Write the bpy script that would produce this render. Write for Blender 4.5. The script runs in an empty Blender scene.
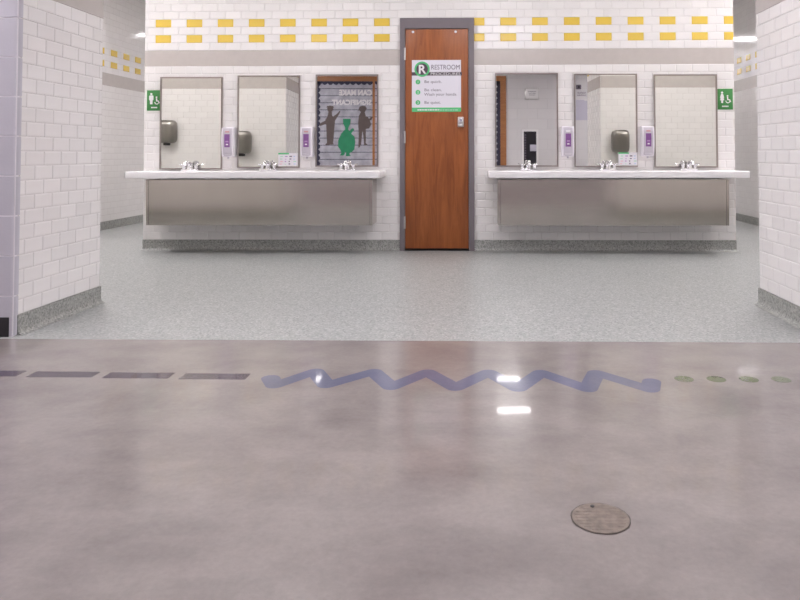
import bpy, bmesh, math, random
from mathutils import Vector, Matrix

scene = bpy.context.scene
COL = scene.collection
random.seed(7)
PI = math.pi

# ------------------------------------------------------------------ camera
cam_d = bpy.data.cameras.new('camera')
cam = bpy.data.objects.new('camera', cam_d)
COL.objects.link(cam)
cam_d.sensor_fit = 'HORIZONTAL'
cam_d.sensor_width = 36.0
cam_d.lens = 683.38 * 36.0 / 800.0
cam_d.shift_x = (400.0 - 458.52) / 800.0
cam_d.shift_y = (134.17 - 300.0) / 800.0
cam_d.clip_start = 0.05
cam.matrix_world = (Matrix.Translation((0.6256, -6.5515, 0.9199)) @ Matrix.Rotation(0.0233, 4, 'Z')
                    @ Matrix.Rotation(PI / 2 + 0.0294, 4, 'X') @ Matrix.Rotation(-0.0016, 4, 'Z'))
scene.camera = cam

# ------------------------------------------------------------------ world and exposure
world = bpy.data.worlds.new('world')
scene.world = world
world.use_nodes = True
world.node_tree.nodes['Background'].inputs[0].default_value = (0.8, 0.8, 0.85, 1)
world.node_tree.nodes['Background'].inputs[1].default_value = 0.05
vs = scene.view_settings
vs.view_transform = 'Standard'
vs.look = 'None'
vs.gamma = 1.0
vs.use_curve_mapping = False
vs.exposure = 0.25
REST_LIGHT = ((1.0, 0.965, 0.985), 15.0)     # colour, strength of the washroom fixtures
HALL_LIGHT = ((1.0, 0.955, 1.0), 19.0)      # corridor fixtures

# ------------------------------------------------------------------ dimensions (metres)
XL, XR = -1.712, 2.362          # inner faces of the portal
YP, YI = -3.118, -2.32          # portal corridor face, portal washroom face
BX0, BX1, BY1 = -2.578, 3.100, 3.4   # island wall carrying the sinks (front face y = 0)
FXL, FXR = -3.92, 4.25          # outer side walls of the washrooms
YEND = 6.6
HC, HR = 2.75, 3.05             # ceiling heights: corridor, washroom
YC = -7.2                       # corridor wall behind the camera
BASE = 0.1016
CRS = 0.0762
TILE = 0.1524

# ------------------------------------------------------------------ material helpers
def new_mat(name):
    m = bpy.data.materials.new(name)
    m.use_nodes = True
    nt = m.node_tree
    return m, nt, nt.nodes['Principled BSDF']

def simple(name, col, rough=0.5, metal=0.0, noise=0.0, nscale=8.0, bump=0.0, bscale=60.0, coat=0.0, ior=1.5):
    m, nt, b = new_mat(name)
    b.inputs['Roughness'].default_value = rough
    b.inputs['Metallic'].default_value = metal
    b.inputs['IOR'].default_value = ior
    b.inputs['Coat Weight'].default_value = coat
    tc = nt.nodes.new('ShaderNodeTexCoord')
    n = nt.nodes.new('ShaderNodeTexNoise')
    n.inputs['Scale'].default_value = nscale
    n.inputs['Detail'].default_value = 4
    nt.links.new(tc.outputs['Object'], n.inputs['Vector'])
    r = nt.nodes.new('ShaderNodeValToRGB')
    r.color_ramp.elements[0].position = 0.3
    r.color_ramp.elements[1].position = 0.7
    r.color_ramp.elements[0].color = (*[c * (1 - noise) for c in col], 1)
    r.color_ramp.elements[1].color = (*[min(1, c * (1 + noise)) for c in col], 1)
    nt.links.new(n.outputs['Fac'], r.inputs['Fac'])
    nt.links.new(r.outputs['Color'], b.inputs['Base Color'])
    if bump:
        n2 = nt.nodes.new('ShaderNodeTexNoise')
        n2.inputs['Scale'].default_value = bscale
        nt.links.new(tc.outputs['Object'], n2.inputs['Vector'])
        bp = nt.nodes.new('ShaderNodeBump')
        bp.inputs['Strength'].default_value = bump
        bp.inputs['Distance'].default_value = 0.002
        nt.links.new(n2.outputs['Fac'], bp.inputs['Height'])
        nt.links.new(bp.outputs['Normal'], b.inputs['Normal'])
    return m

def emit(name, col, strength):
    m, nt, b = new_mat(name)
    b.inputs['Base Color'].default_value = (*col, 1)
    b.inputs['Emission Color'].default_value = (*col, 1)
    b.inputs['Emission Strength'].default_value = strength
    return m

def brick_mat(name, axis, col, grout, w, h, mortar, rough, zoff=0.0, uoff=0.0, dist=0.003):
    """courses drawn by a Brick Texture for surfaces too far off to tell the pieces apart"""
    m, nt, b = new_mat(name)
    tc = nt.nodes.new('ShaderNodeTexCoord')
    sp = nt.nodes.new('ShaderNodeSeparateXYZ')
    nt.links.new(tc.outputs['Object'], sp.inputs[0])
    cb = nt.nodes.new('ShaderNodeCombineXYZ')
    au = nt.nodes.new('ShaderNodeMath'); au.operation = 'ADD'; au.inputs[1].default_value = uoff
    az = nt.nodes.new('ShaderNodeMath'); az.operation = 'ADD'; az.inputs[1].default_value = zoff
    nt.links.new(sp.outputs['X' if axis == 'x' else 'Y'], au.inputs[0])
    nt.links.new(sp.outputs['Z'], az.inputs[0])
    nt.links.new(au.outputs[0], cb.inputs['X'])
    nt.links.new(az.outputs[0], cb.inputs['Y'])
    bk = nt.nodes.new('ShaderNodeTexBrick')
    bk.inputs['Color1'].default_value = (*col, 1)
    bk.inputs['Color2'].default_value = (*[c * 0.96 for c in col], 1)
    bk.inputs['Mortar'].default_value = (*grout, 1)
    bk.inputs['Scale'].default_value = 1.0
    bk.inputs['Brick Width'].default_value = w
    bk.inputs['Row Height'].default_value = h
    bk.inputs['Mortar Size'].default_value = mortar
    bk.inputs['Mortar Smooth'].default_value = 0.3
    bk.offset = 0.5
    nt.links.new(cb.outputs[0], bk.inputs['Vector'])
    nt.links.new(bk.outputs['Color'], b.inputs['Base Color'])
    b.inputs['Roughness'].default_value = rough
    bp = nt.nodes.new('ShaderNodeBump')
    bp.invert = True
    bp.inputs['Strength'].default_value = 0.6
    bp.inputs['Distance'].default_value = dist
    nt.links.new(bk.outputs['Fac'], bp.inputs['Height'])
    nt.links.new(bp.outputs['Normal'], b.inputs['Normal'])
    return m

def concrete(name, c0, c1, rough=0.165):
    m, nt, b = new_mat(name)
    tc = nt.nodes.new('ShaderNodeTexCoord')
    mp = nt.nodes.new('ShaderNodeMapping')
    mp.inputs['Scale'].default_value = (1, 1.3, 1)
    nt.links.new(tc.outputs['Object'], mp.inputs[0])
    n1 = nt.nodes.new('ShaderNodeTexNoise'); n1.inputs['Scale'].default_value = 3.0; n1.inputs['Detail'].default_value = 7; n1.inputs['Roughness'].default_value = 0.62; n1.inputs['Distortion'].default_value = 0.15
    n2 = nt.nodes.new('ShaderNodeTexNoise'); n2.inputs['Scale'].default_value = 55; n2.inputs['Detail'].default_value = 6; n2.inputs['Roughness'].default_value = 0.7
    nt.links.new(mp.outputs[0], n1.inputs['Vector'])
    nt.links.new(tc.outputs['Object'], n2.inputs['Vector'])
    r = nt.nodes.new('ShaderNodeValToRGB')
    r.color_ramp.elements[0].position = 0.33; r.color_ramp.elements[0].color = (*c0, 1)
    r.color_ramp.elements[1].position = 0.60; r.color_ramp.elements[1].color = (*c1, 1)
    nt.links.new(n1.outputs['Fac'], r.inputs['Fac'])
    mx = nt.nodes.new('ShaderNodeMixRGB'); mx.blend_type = 'SOFT_LIGHT'; mx.inputs[0].default_value = 0.22
    nt.links.new(r.outputs['Color'], mx.inputs[1])
    nt.links.new(n2.outputs['Fac'], mx.inputs[2])
    nt.links.new(mx.outputs[0], b.inputs['Base Color'])
    mr = nt.nodes.new('ShaderNodeMapRange')
    mr.inputs['To Min'].default_value = rough * 0.75
    mr.inputs['To Max'].default_value = rough * 1.4
    nt.links.new(n1.outputs['Fac'], mr.inputs['Value'])
    nt.links.new(mr.outputs[0], b.inputs['Roughness'])
    b.inputs['IOR'].default_value = 1.42
    b.inputs['Coat Weight'].default_value = 0.3
    b.inputs['Coat Roughness'].default_value = 0.035
    return m

def flecked(name, base, dark, light, rough):
    m, nt, b = new_mat(name)
    tc = nt.nodes.new('ShaderNodeTexCoord')
    v = nt.nodes.new('ShaderNodeTexVoronoi'); v.inputs['Scale'].default_value = 110
    nt.links.new(tc.outputs['Object'], v.inputs['Vector'])
    sp = nt.nodes.new('ShaderNodeSeparateColor')
    nt.links.new(v.outputs['Color'], sp.inputs[0])
    r = nt.nodes.new('ShaderNodeValToRGB')
    r.color_ramp.interpolation = 'CONSTANT'
    e = r.color_ramp.elements
    e[0].position = 0; e[0].color = (*dark, 1)
    e[1].position = 0.25; e[1].color = (*base, 1)
    x = e.new(0.72); x.color = (*light, 1)
    x = e.new(0.90); x.color = (*[c * 0.8 for c in dark], 1)
    nt.links.new(sp.outputs[0], r.inputs['Fac'])
    nt.links.new(r.outputs['Color'], b.inputs['Base Color'])
    b.inputs['Roughness'].default_value = rough
    return m

def wood(name, c0, c1, axis='Z'):
    m, nt, b = new_mat(name)
    tc = nt.nodes.new('ShaderNodeTexCoord')
    mp = nt.nodes.new('ShaderNodeMapping')
    sc = {'Z': (9, 9, 0.8), 'X': (0.8, 9, 9)}[axis]
    mp.inputs['Scale'].default_value = sc
    nt.links.new(tc.outputs['Object'], mp.inputs[0])
    n = nt.nodes.new('ShaderNodeTexNoise'); n.inputs['Scale'].default_value = 2.2; n.inputs['Detail'].default_value = 8; n.inputs['Roughness'].default_value = 0.65; n.inputs['Distortion'].default_value = 1.2
    nt.links.new(mp.outputs[0], n.inputs['Vector'])
    r = nt.nodes.new('ShaderNodeValToRGB')
    r.color_ramp.elements[0].position = 0.32; r.color_ramp.elements[0].color = (*c0, 1)
    r.color_ramp.elements[1].position = 0.62; r.color_ramp.elements[1].color = (*c1, 1)
    nt.links.new(n.outputs['Fac'], r.inputs['Fac'])
    nt.links.new(r.outputs['Color'], b.inputs['Base Color'])
    b.inputs['Roughness'].default_value = 0.38
    return m

WHITE_T = (0.865, 0.84, 0.83)
GROUT = (0.77, 0.735, 0.72)
M = {}
M['tile'] = simple('white_ceramic', WHITE_T, 0.13, noise=0.02, nscale=3)
def vary(m, amt):
    nt = m.node_tree
    b = nt.nodes['Principled BSDF']
    src = b.inputs['Base Color'].links[0].from_socket
    oi = nt.nodes.new('ShaderNodeObjectInfo')
    mr = nt.nodes.new('ShaderNodeMapRange')
    mr.inputs['To Min'].default_value = 1 - amt
    mr.inputs['To Max'].default_value = 1 + amt * 0.4
    nt.links.new(oi.outputs['Random'], mr.inputs['Value'])
    hs = nt.nodes.new('ShaderNodeHueSaturation')
    nt.links.new(src, hs.inputs['Color'])
    nt.links.new(mr.outputs[0], hs.inputs['Value'])
    nt.links.new(hs.outputs['Color'], b.inputs['Base Color'])
vary(M['tile'], 0.05)
M['tile_yellow'] = simple('yellow_ceramic', (0.80, 0.57, 0.10), 0.13, noise=0.03, nscale=3)
M['band'] = simple('taupe_ceramic', (0.545, 0.50, 0.475), 0.2, noise=0.03, nscale=14)
M['grout'] = simple('grout', GROUT, 0.8, noise=0.05, nscale=40)
M['tile_x'] = brick_mat('white_ceramic_courses_facing_y', 'x', WHITE_T, GROUT, TILE, CRS, 0.0018, 0.16, zoff=-BASE + 10 * CRS)
M['tile_y'] = brick_mat('white_ceramic_courses_facing_x', 'y', WHITE_T, GROUT, TILE, CRS, 0.0018, 0.10, zoff=-BASE + 10 * CRS)
M['block'] = simple('lavender_grey_block_paint', (0.53, 0.51, 0.565), 0.45, noise=0.03, nscale=4, bump=0.25, bscale=120)
M['block_joint'] = simple('block_joint_paint', (0.74, 0.71, 0.75), 0.5)
M['hall_block'] = brick_mat('grey_painted_block', 'x', (0.82, 0.80, 0.82), (0.75, 0.73, 0.75), 0.4064, 0.2032, 0.004, 0.5)
M['ceiling'] = simple('ceiling_white', (0.78, 0.77, 0.76), 0.9, noise=0.03, nscale=60, bump=0.3, bscale=150)
M['concrete'] = concrete('polished_concrete', (0.207, 0.182, 0.174), (0.272, 0.240, 0.228))
M['stain_purple'] = concrete('purple_concrete_stain', (0.048, 0.033, 0.054), (0.062, 0.043, 0.067))
M['stain_blue'] = concrete('blue_concrete_stain', (0.107, 0.114, 0.183), (0.132, 0.139, 0.213))
M['stain_green'] = concrete('green_concrete_stain', (0.102, 0.124, 0.066), (0.123, 0.145, 0.08))
M['crack'] = simple('crack_dark', (0.12, 0.10, 0.095), 0.5)
M['epoxy'] = flecked('flecked_epoxy', (0.37, 0.38, 0.372), (0.295, 0.315, 0.303), (0.475, 0.48, 0.473), 0.36)
M['epoxy_base'] = flecked('flecked_epoxy_base', (0.34, 0.345, 0.325), (0.26, 0.27, 0.25), (0.43, 0.43, 0.41), 0.4)
M['rubber'] = simple('black_rubber', (0.018, 0.015, 0.018), 0.5, noise=0.1)
M['door_wood'] = wood('stained_oak', (0.215, 0.056, 0.012), (0.37, 0.11, 0.027))
M['door_frame'] = simple('grey_painted_steel', (0.185, 0.16, 0.175), 0.4, noise=0.03)
M['oak'] = wood('oak_frame', (0.34, 0.135, 0.045), (0.46, 0.20, 0.075), 'X')
M['chrome'] = simple('chrome', (0.92, 0.92, 0.94), 0.12, 1.0)
M['satin'] = simple('satin_nickel', (0.70, 0.69, 0.69), 0.3, 1.0)
M['steel'] = simple('brushed_stainless', (0.49, 0.45, 0.415), 0.15, 1.0, noise=0.04, nscale=3)
M['dryer_steel'] = simple('brushed_dryer_steel', (0.27, 0.255, 0.235), 0.28, 1.0, noise=0.04)
M['dark'] = simple('dark_plastic', (0.03, 0.028, 0.03), 0.4)
M['solid'] = simple('white_solid_surface', (0.90, 0.88, 0.895), 0.22, noise=0.01)
M['mirror'] = simple('mirror_silver', (0.81, 0.81, 0.77), 0.012, 1.0)
M['mirror_frame'] = simple('mirror_frame_steel', (0.36, 0.32, 0.30), 0.3, 1.0)
M['white_plastic'] = simple('white_plastic', (0.78, 0.75, 0.80), 0.3, noise=0.01)
M['clear_plastic'] = simple('smoky_clear_plastic', (0.58, 0.54, 0.60), 0.2, noise=0.03)
M['purple'] = simple('purple_label', (0.23, 0.09, 0.29), 0.35, noise=0.08, nscale=30)
M['purple_pale'] = simple('pale_purple_print', (0.45, 0.27, 0.52), 0.4)
M['red_print'] = simple('faded_red_print', (0.55, 0.28, 0.30), 0.4)
M['sign_green'] = simple('sign_green', (0.045, 0.23, 0.055), 0.45, noise=0.03)
M['white_print'] = simple('white_print', (0.82, 0.80, 0.82), 0.5)
M['paper'] = simple('paper_white', (0.78, 0.76, 0.83), 0.55)
M['poster_green'] = simple('poster_green', (0.10, 0.52, 0.20), 0.5)
M['poster_pale'] = simple('poster_pale_green', (0.42, 0.66, 0.50), 0.5)
M['poster_dark'] = simple('poster_charcoal', (0.085, 0.06, 0.085), 0.5)
M['ink'] = simple('ink_grey', (0.16, 0.13, 0.18), 0.5)
M['plank_paper'] = simple('grey_plank_paper', (0.46, 0.46, 0.53), 0.6, noise=0.22, nscale=7)
M['navy'] = simple('navy_scallop_border', (0.035, 0.035, 0.075), 0.6)
M['brown_paper'] = simple('brown_paper_cutout', (0.135, 0.105, 0.10), 0.7, noise=0.08)
M['green_paper'] = simple('green_paper_cutout', (0.03, 0.28, 0.14), 0.7, noise=0.08)
M['frame_white'] = simple('gloss_white_steel', (0.93, 0.92, 0.94), 0.3)
M['lilac_paper'] = simple('lilac_paper', (0.62, 0.60, 0.72), 0.6)
M['cover_metal'] = simple('worn_cover_metal', (0.215, 0.175, 0.148), 0.55, 0.2, noise=0.25, nscale=45, bump=0.6, bscale=90)
M['cover_rim'] = simple('cover_gap_grime', (0.085, 0.07, 0.062), 0.7, noise=0.3, nscale=60)
M['fixture'] = simple('fixture_white_metal', (0.8, 0.8, 0.8), 0.4)
M['lamp_rest'] = emit('washroom_diffuser', *REST_LIGHT)
M['lamp_passage_fill'] = emit('passage_fill_diffuser', REST_LIGHT[0], REST_LIGHT[1] * 1.25)  # for the added fill lights over the side passages
M['lamp_end'] = emit('end_room_diffuser', REST_LIGHT[0], REST_LIGHT[1] * 2.2)
M['lamp_hall'] = emit('corridor_diffuser', *HALL_LIGHT)
M['card_a'] = simple('card_pink_print', (0.75, 0.45, 0.50), 0.5)
M['card_b'] = simple('card_blue_print', (0.45, 0.55, 0.72), 0.5)
M['card_white'] = simple('card_white', (0.72, 0.70, 0.74), 0.5)
M['black_glass'] = simple('cabinet_dark_window', (0.03, 0.028, 0.034), 0.12)

# ------------------------------------------------------------------ geometry helpers
def box(bm, x0, x1, y0, y1, z0, z1, bevel=0.0, seg=2):
    r = bmesh.ops.create_cube(bm, size=1.0)
    v = r['verts']
    for q in v:
        q.co = Vector(((x0 + x1) / 2 + q.co.x * (x1 - x0), (y0 + y1) / 2 + q.co.y * (y1 - y0), (z0 + z1) / 2 + q.co.z * (z1 - z0)))
    if bevel:
        ed = list({e for q in v for e in q.link_edges})
        bmesh.ops.bevel(bm, geom=ed, offset=bevel, segments=seg, affect='EDGES', profile=0.5, clamp_overlap=True)
    return v

def tube(bm, pts, rad, seg=12, caps=True):
    pts = [Vector(p) for p in pts]
    rings = []
    n = len(pts)
    rr = rad if isinstance(rad, (list, tuple)) else [rad] * n
    up = None
    for i, p in enumerate(pts):
        t = (pts[min(i + 1, n - 1)] - pts[max(i - 1, 0)]).normalized()
        if up is None:
            up = Vector((0, 0, 1)) if abs(t.z) < 0.9 else Vector((1, 0, 0))
        a = t.cross(up)
        if a.length < 1e-4:
            a = t.cross(Vector((0, 1, 0)))
        a.normalize()
        b = a.cross(t).normalized()
        rings.append([bm.verts.new(p + rr[i] * (math.cos(2 * PI * k / seg) * a + math.sin(2 * PI * k / seg) * b)) for k in range(seg)])
    for i in range(n - 1):
        for k in range(seg):
            bm.faces.new((rings[i][k], rings[i][(k + 1) % seg], rings[i + 1][(k + 1) % seg], rings[i + 1][k]))
    if caps:
        bm.faces.new(list(reversed(rings[0])))
        bm.faces.new(rings[-1])

def lathe(bm, prof, c=(0, 0, 0), seg=24, sx=1.0, sy=1.0):
    c = Vector(c)
    rings = []
    for r, z in prof:
        rings.append([bm.verts.new(c + Vector((r * sx * math.cos(2 * PI * k / seg), r * sy * math.sin(2 * PI * k / seg), z))) for k in range(seg)])
    for i in range(len(rings) - 1):
        for k in range(seg):
            bm.faces.new((rings[i][k], rings[i][(k + 1) % seg], rings[i + 1][(k + 1) % seg], rings[i + 1][k]))
    bm.faces.new(list(reversed(rings[0])))
    bm.faces.new(rings[-1])

def prism_y(bm, pts, y0, y1):
    """polygon in x-z extruded from y0 to y1"""
    a = [bm.verts.new((x, y0, z)) for x, z in pts]
    b = [bm.verts.new((x, y1, z)) for x, z in pts]
    n = len(pts)
    bm.faces.new(a)
    bm.faces.new(list(reversed(b)))
    for i in range(n):
        bm.faces.new((a[i], b[i], b[(i + 1) % n], a[(i + 1) % n]))

def prism_x(bm, pts, x0, x1):
    """polygon in y-z extruded from x0 to x1"""
    a = [bm.verts.new((x0, y, z)) for y, z in pts]
    b = [bm.verts.new((x1, y, z)) for y, z in pts]
    n = len(pts)
    bm.faces.new(a)
    bm.faces.new(list(reversed(b)))
    for i in range(n):
        bm.faces.new((a[i], b[i], b[(i + 1) % n], a[(i + 1) % n]))

def prism_z(bm, pts, z0, z1):
    a = [bm.verts.new((x, y, z0)) for x, y in pts]
    b = [bm.verts.new((x, y, z1)) for x, y in pts]
    n = len(pts)
    bm.faces.new(list(reversed(a)))
    bm.faces.new(b)
    for i in range(n):
        bm.faces.new((a[i], a[(i + 1) % n], b[(i + 1) % n], b[i]))

def disc_pts(cx, cz, r, n=20, sx=1.0, sz=1.0, a0=0.0, a1=2 * PI):
    full = abs(a1 - a0 - 2 * PI) < 1e-6
    m = n if full else n + 1
    return [(cx + r * sx * math.cos(a0 + (a1 - a0) * k / n), cz + r * sz * math.sin(a0 + (a1 - a0) * k / n)) for k in range(m)]

def link(name, me, parent=None, loc=None):
    o = bpy.data.objects.new(name, me)
    COL.objects.link(o)
    if parent is not None:
        o.parent = parent
    if loc is not None:
        o.location = loc
    return o

def mesh(name, bm, mat, smooth=False):
    bmesh.ops.recalc_face_normals(bm, faces=bm.faces[:])
    me = bpy.data.meshes.new(name)
    bm.to_mesh(me)
    bm.free()
    if mat is not None:
        me.materials.append(M[mat])
    if smooth:
        for p in me.polygons:
            p.use_smooth = True
        me.set_sharp_from_angle(angle=math.radians(40))
    return me

def obj(name, bm, mat, parent=None, loc=None, smooth=False):
    return link(name, mesh(name, bm, mat, smooth), parent, loc)

def bobj(name, dims, mat, parent=None, bevel=0.0, seg=2):
    bm = bmesh.new()
    box(bm, *dims, bevel=bevel, seg=seg)
    return obj(name, bm, mat, parent, smooth=bevel > 0)

def tag(o, label, cat, group=None, kind=None):
    o['label'] = label
    o['category'] = cat
    if group:
        o['group'] = group
    if kind:
        o['kind'] = kind
    return o

def thing(name, loc, label, cat, group=None, rotz=0.0):
    o = bpy.data.objects.new(name, None)
    COL.objects.link(o)
    o.empty_display_size = 0.05
    o.location = loc
    o.rotation_euler = (0, 0, rotz)
    return tag(o, label, cat, group)

def struct(o, label, cat):
    return tag(o, label, cat, None, 'structure')

def copy_tree(o, parent=None):
    c = o.copy()
    COL.objects.link(c)
    c.parent = parent
    for ch in [x for x in bpy.data.objects if x.parent == o]:
        copy_tree(ch, c)
    return c

def text(name, body, size, mat, parent, loc, rot, width=None, bold=0.0, align='LEFT', depth=0.0006):
    cu = bpy.data.curves.new(name, 'FONT')
    cu.body = body
    cu.size = size
    cu.align_x = align
    cu.extrude = depth
    cu.offset = bold
    cu.resolution_u = 3
    t = bpy.data.objects.new(name + '_curve', cu)
    COL.objects.link(t)
    dg = bpy.context.evaluated_depsgraph_get()
    me = bpy.data.meshes.new_from_object(t.evaluated_get(dg))
    bpy.data.objects.remove(t)
    xs = [v.co.x for v in me.vertices]
    if width and xs:
        k = width / (max(xs) - min(xs))
        for v in me.vertices:
            v.co.x *= k
    me.materials.clear()
    me.materials.append(M[mat])
    o = link(name, me, parent, loc)
    o.rotation_euler = rot
    return o
FRONT = (PI / 2, 0, 0)           # text read by a viewer looking along +y
BACK = (PI / 2, 0, PI)           # text read by a viewer looking along -y

# ------------------------------------------------------------------ floors
fl = bobj('floor_corridor', (-7.5, 8.5, YC - 0.1, -3.155, -0.1, 0.0), 'concrete')
struct(fl, 'polished greige concrete floor of the corridor in the foreground', 'floor')
fr = bobj('floor_washroom', (-4.1, 4.5, -3.155, YEND + 0.1, -0.1, 0.0), 'epoxy')
struct(fr, 'grey speckled epoxy floor in front of the sink counters', 'floor')

MK = 0.0004
def floor_poly(name, pts, mat, label=None):
    bm = bmesh.new()
    prism_z(bm, pts, -0.002, MK)
    o = obj(name, bm, mat, fl)
    if label:
        o['label'] = label
    return o
for i in range(7):                                     # purple dashes
    x1 = -0.316 - 0.3225 * i
    y = -3.712 + 0.012 * i * 0.6
    floor_poly('floor_dash', [(x1 - 0.275, y - 0.0365), (x1, y - 0.0365), (x1, y + 0.0365), (x1 - 0.275, y + 0.0365)], 'stain_purple', 'dark purple dash stained into the concrete')
for i in range(9):                                     # green dots
    cxd = 1.480 + 0.131 * i
    floor_poly('floor_dot', disc_pts(cxd, -3.708, 0.0385, 24), 'stain_green', 'moss green round dot stained into the concrete')

def ribbon(bm, path, w, z):
    """flat strip of width w along a path in the floor plane, inner corners mitred, outer corners rounded"""
    P = [Vector(p) for p in path]
    n = len(P)
    T = [(P[i + 1] - P[i]).normalized() for i in range(n - 1)]
    N = [Vector((-t.y, t.x)) for t in T]
    V = lambda p: bm.verts.new((p.x, p.y, z))
    ends = [(V(P[0] + N[0] * w / 2), V(P[0] - N[0] * w / 2))]
    for i in range(1, n - 1):
        a, b = N[i - 1], N[i]
        m = (a + b).normalized()
        k = w / 2 / max(0.3, m.dot(a))
        turn = T[i - 1].x * T[i].y - T[i - 1].y * T[i].x
        s_ = 1 if turn > 0 else -1                      # inner side is +normal for a left turn
        inner = V(P[i] + m * k * s_)
        a0 = math.atan2(-s_ * a.y, -s_ * a.x)
        d = math.atan2(-s_ * b.y, -s_ * b.x) - a0
        d = (d + PI) % (2 * PI) - PI
        arc = [V(P[i] + Vector((math.cos(a0 + d * q / 6), math.sin(a0 + d * q / 6))) * w / 2) for q in range(7)]
        ends.append((inner, arc[0]) if s_ > 0 else (arc[0], inner))
        for q in range(6):
            bm.faces.new((inner, arc[q], arc[q + 1]))
        ends.append((inner, arc[-1]) if s_ > 0 else (arc[-1], inner))
    ends.append((V(P[-1] + N[-1] * w / 2), V(P[-1] - N[-1] * w / 2)))
    for i in range(0, len(ends) - 1, 2):
        (l0, r0), (l1, r1) = ends[i], ends[i + 1]
        bm.faces.new((r0, r1, l1, l0))
    for p, t in ((P[0], -T[0]), (P[-1], T[-1])):        # soft ends
        a0 = math.atan2(t.y, t.x)
        arc = [V(p + Vector((math.cos(a0 + q), math.sin(a0 + q))) * w / 2) for q in (-PI / 2, -PI / 3, -PI / 6, 0, PI / 6, PI / 3, PI / 2)]
        bm.faces.new(arc)
    for f in bm.faces:
        f.normal_update()
        if f.normal.z < 0:
            f.normal_flip()
def flat(name, path, w, z, mat):
    bm = bmesh.new()
    ribbon(bm, path, w, z)
    me = bpy.data.meshes.new(name)
    bm.to_mesh(me); bm.free()
    me.materials.append(M[mat])
    return link(name, me, fl)
ZZ = [(-0.205, -3.728), (-0.160, -3.815), (-0.040, -3.640), (0.045, -3.808), (0.208, -3.640), (0.306, -3.825), (0.437, -3.642), (0.560, -3.830),
      (0.694, -3.640), (0.806, -3.835), (0.915, -3.640), (1.080, -3.835), (1.147, -3.638), (1.322, -3.835), (1.352, -3.742)]
zz = flat('floor_zigzag', [(x - 0.012, y) for x, y in ZZ], 0.075, MK, 'stain_blue')
zz['label'] = 'blue zigzag line stained into the concrete'
CR = [(0.62, -3.845), (0.80, -3.86), (0.93, -3.868), (1.06, -3.905), (1.20, -3.965), (1.36, -4.035), (1.52, -4.12), (1.70, -4.235), (1.95, -4.36), (2.3, -4.5)]
flat('hairline_crack', CR, 0.0026, 0.0003, 'crack')

# ------------------------------------------------------------------ tiles
def tile_mesh(name, w, mat, h=CRS - 0.0018, t=0.0058):
    """glazed tile with softened edges, front at -y, back on y = 0"""
    bm = bmesh.new()
    W, H = w / 2, h / 2
    back = [bm.verts.new((sx * W, 0.0, sz * H)) for sx, sz in ((-1, -1), (1, -1), (1, 1), (-1, 1))]
    def ring(ins, y):
        return [bm.verts.new((sx * (W - ins), y, sz * (H - ins))) for sx, sz in ((-1, -1), (1, -1), (1, 1), (-1, 1))]
    rings = [back, ring(0.0, -t + 0.0026), ring(0.0015, -t + 0.0015), ring(0.0045, -t + 0.0005), ring(0.0095, -t)]
    for a, c in zip(rings, rings[1:]):
        for i in range(4):
            bm.faces.new((a[i], a[(i + 1) % 4], c[(i + 1) % 4], c[i]))
    bm.faces.new(rings[-1])
    return mesh(name, bm, mat, smooth=False)
TM = {}
def get_tile(w, mat):
    k = (round(w, 4), mat)
    if k not in TM:
        TM[k] = tile_mesh('tile_%s' % mat, w - 0.0018, mat)
    return TM[k]

def course_cells(x0, x1, k, origin):
    """tile spans of course k between x0 and x1 in running bond"""
    off = origin + (TILE / 2 if k % 2 == 0 else 0.0)
    n = math.floor((x0 - off) / TILE)
    x = off + n * TILE
    out = []
    i = n
    while x < x1 - 1e-4:
        a, b = max(x, x0), min(x + TILE, x1)
        if b - a > 0.025:
            out.append((a, b, i))
        x += TILE
        i += 1
    return out

# island wall with the sinks: a grout core and the tile pieces on its face
DX0, DX1, DZ = -0.089, 0.624, 2.232
bm = bmesh.new()
box(bm, BX0, DX0 + 0.02, 0.004, BY1, 0, HR)
box(bm, DX1 - 0.02, BX1, 0.004, BY1, 0, HR)
box(bm, DX0 + 0.02, DX1 - 0.02, 0.004, BY1, DZ - 0.02, HR)
box(bm, DX0 + 0.02, DX1 - 0.02, 0.16, BY1, 0, DZ - 0.02)
wb = obj('wall_back', bm, 'grout')
struct(wb, 'white subway tiled wall with yellow accent tiles carrying both sink counters', 'wall')
cells = []
NC = int((HR - BASE) / CRS)
for k in range(NC + 1):
    if k in (22, 23):
        continue
    z = BASE + (k + 0.5) * CRS
    if z + CRS / 2 > HR:
        continue
    spans = [(BX0, BX1)] if z - CRS / 2 > DZ - 0.005 else [(BX0, DX0), (DX1, BX1)]
    if z - CRS / 2 < DZ - 0.005 < z + CRS / 2:
        spans = [(BX0, DX0), (DX1, BX1)]
    for s0, s1 in spans:
        for a, b, i in course_cells(s0, s1, k, -2.4 - TILE / 2):
            yellow = k in (25, 27) and i % 2 == 0
            cells.append((a, b, z, k, yellow))
def place_tile(w, name, mat, parent, x, z, y=0.004, rz=0.0):
    o = link(name, get_tile(w, mat), parent, (x, y, z))
    o.rotation_euler = (0, 0, rz)
    return o
white = [c for c in cells if not c[4]]
def rank(c):
    x, z, k = (c[0] + c[1]) / 2, c[2], c[3]
    hid = 0.78 < z < 1.70 and any(abs(x - q) < 0.30 for q in (-2.105, -1.353, -0.597, 1.122, 1.873, 2.63))
    und = 0.25 < z < 0.77 and (-2.5 < x < -0.25 or 0.77 < x < 3.0)
    return (hid or und or z > 2.44, -(c[1] - c[0]) > -0.13, abs(x - 0.45) if z < 1.75 else -1)
white.sort(key=rank)
single, rest = white[:300], white[300:]
for a, b, z, k, _ in single:
    place_tile(b - a, 'tile', 'tile', wb, (a + b) / 2, z)
for a, b, z, k, yl in cells:
    if yl:
        place_tile(b - a, 'yellow_tile', 'tile_yellow', wb, (a + b) / 2, z)

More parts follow.
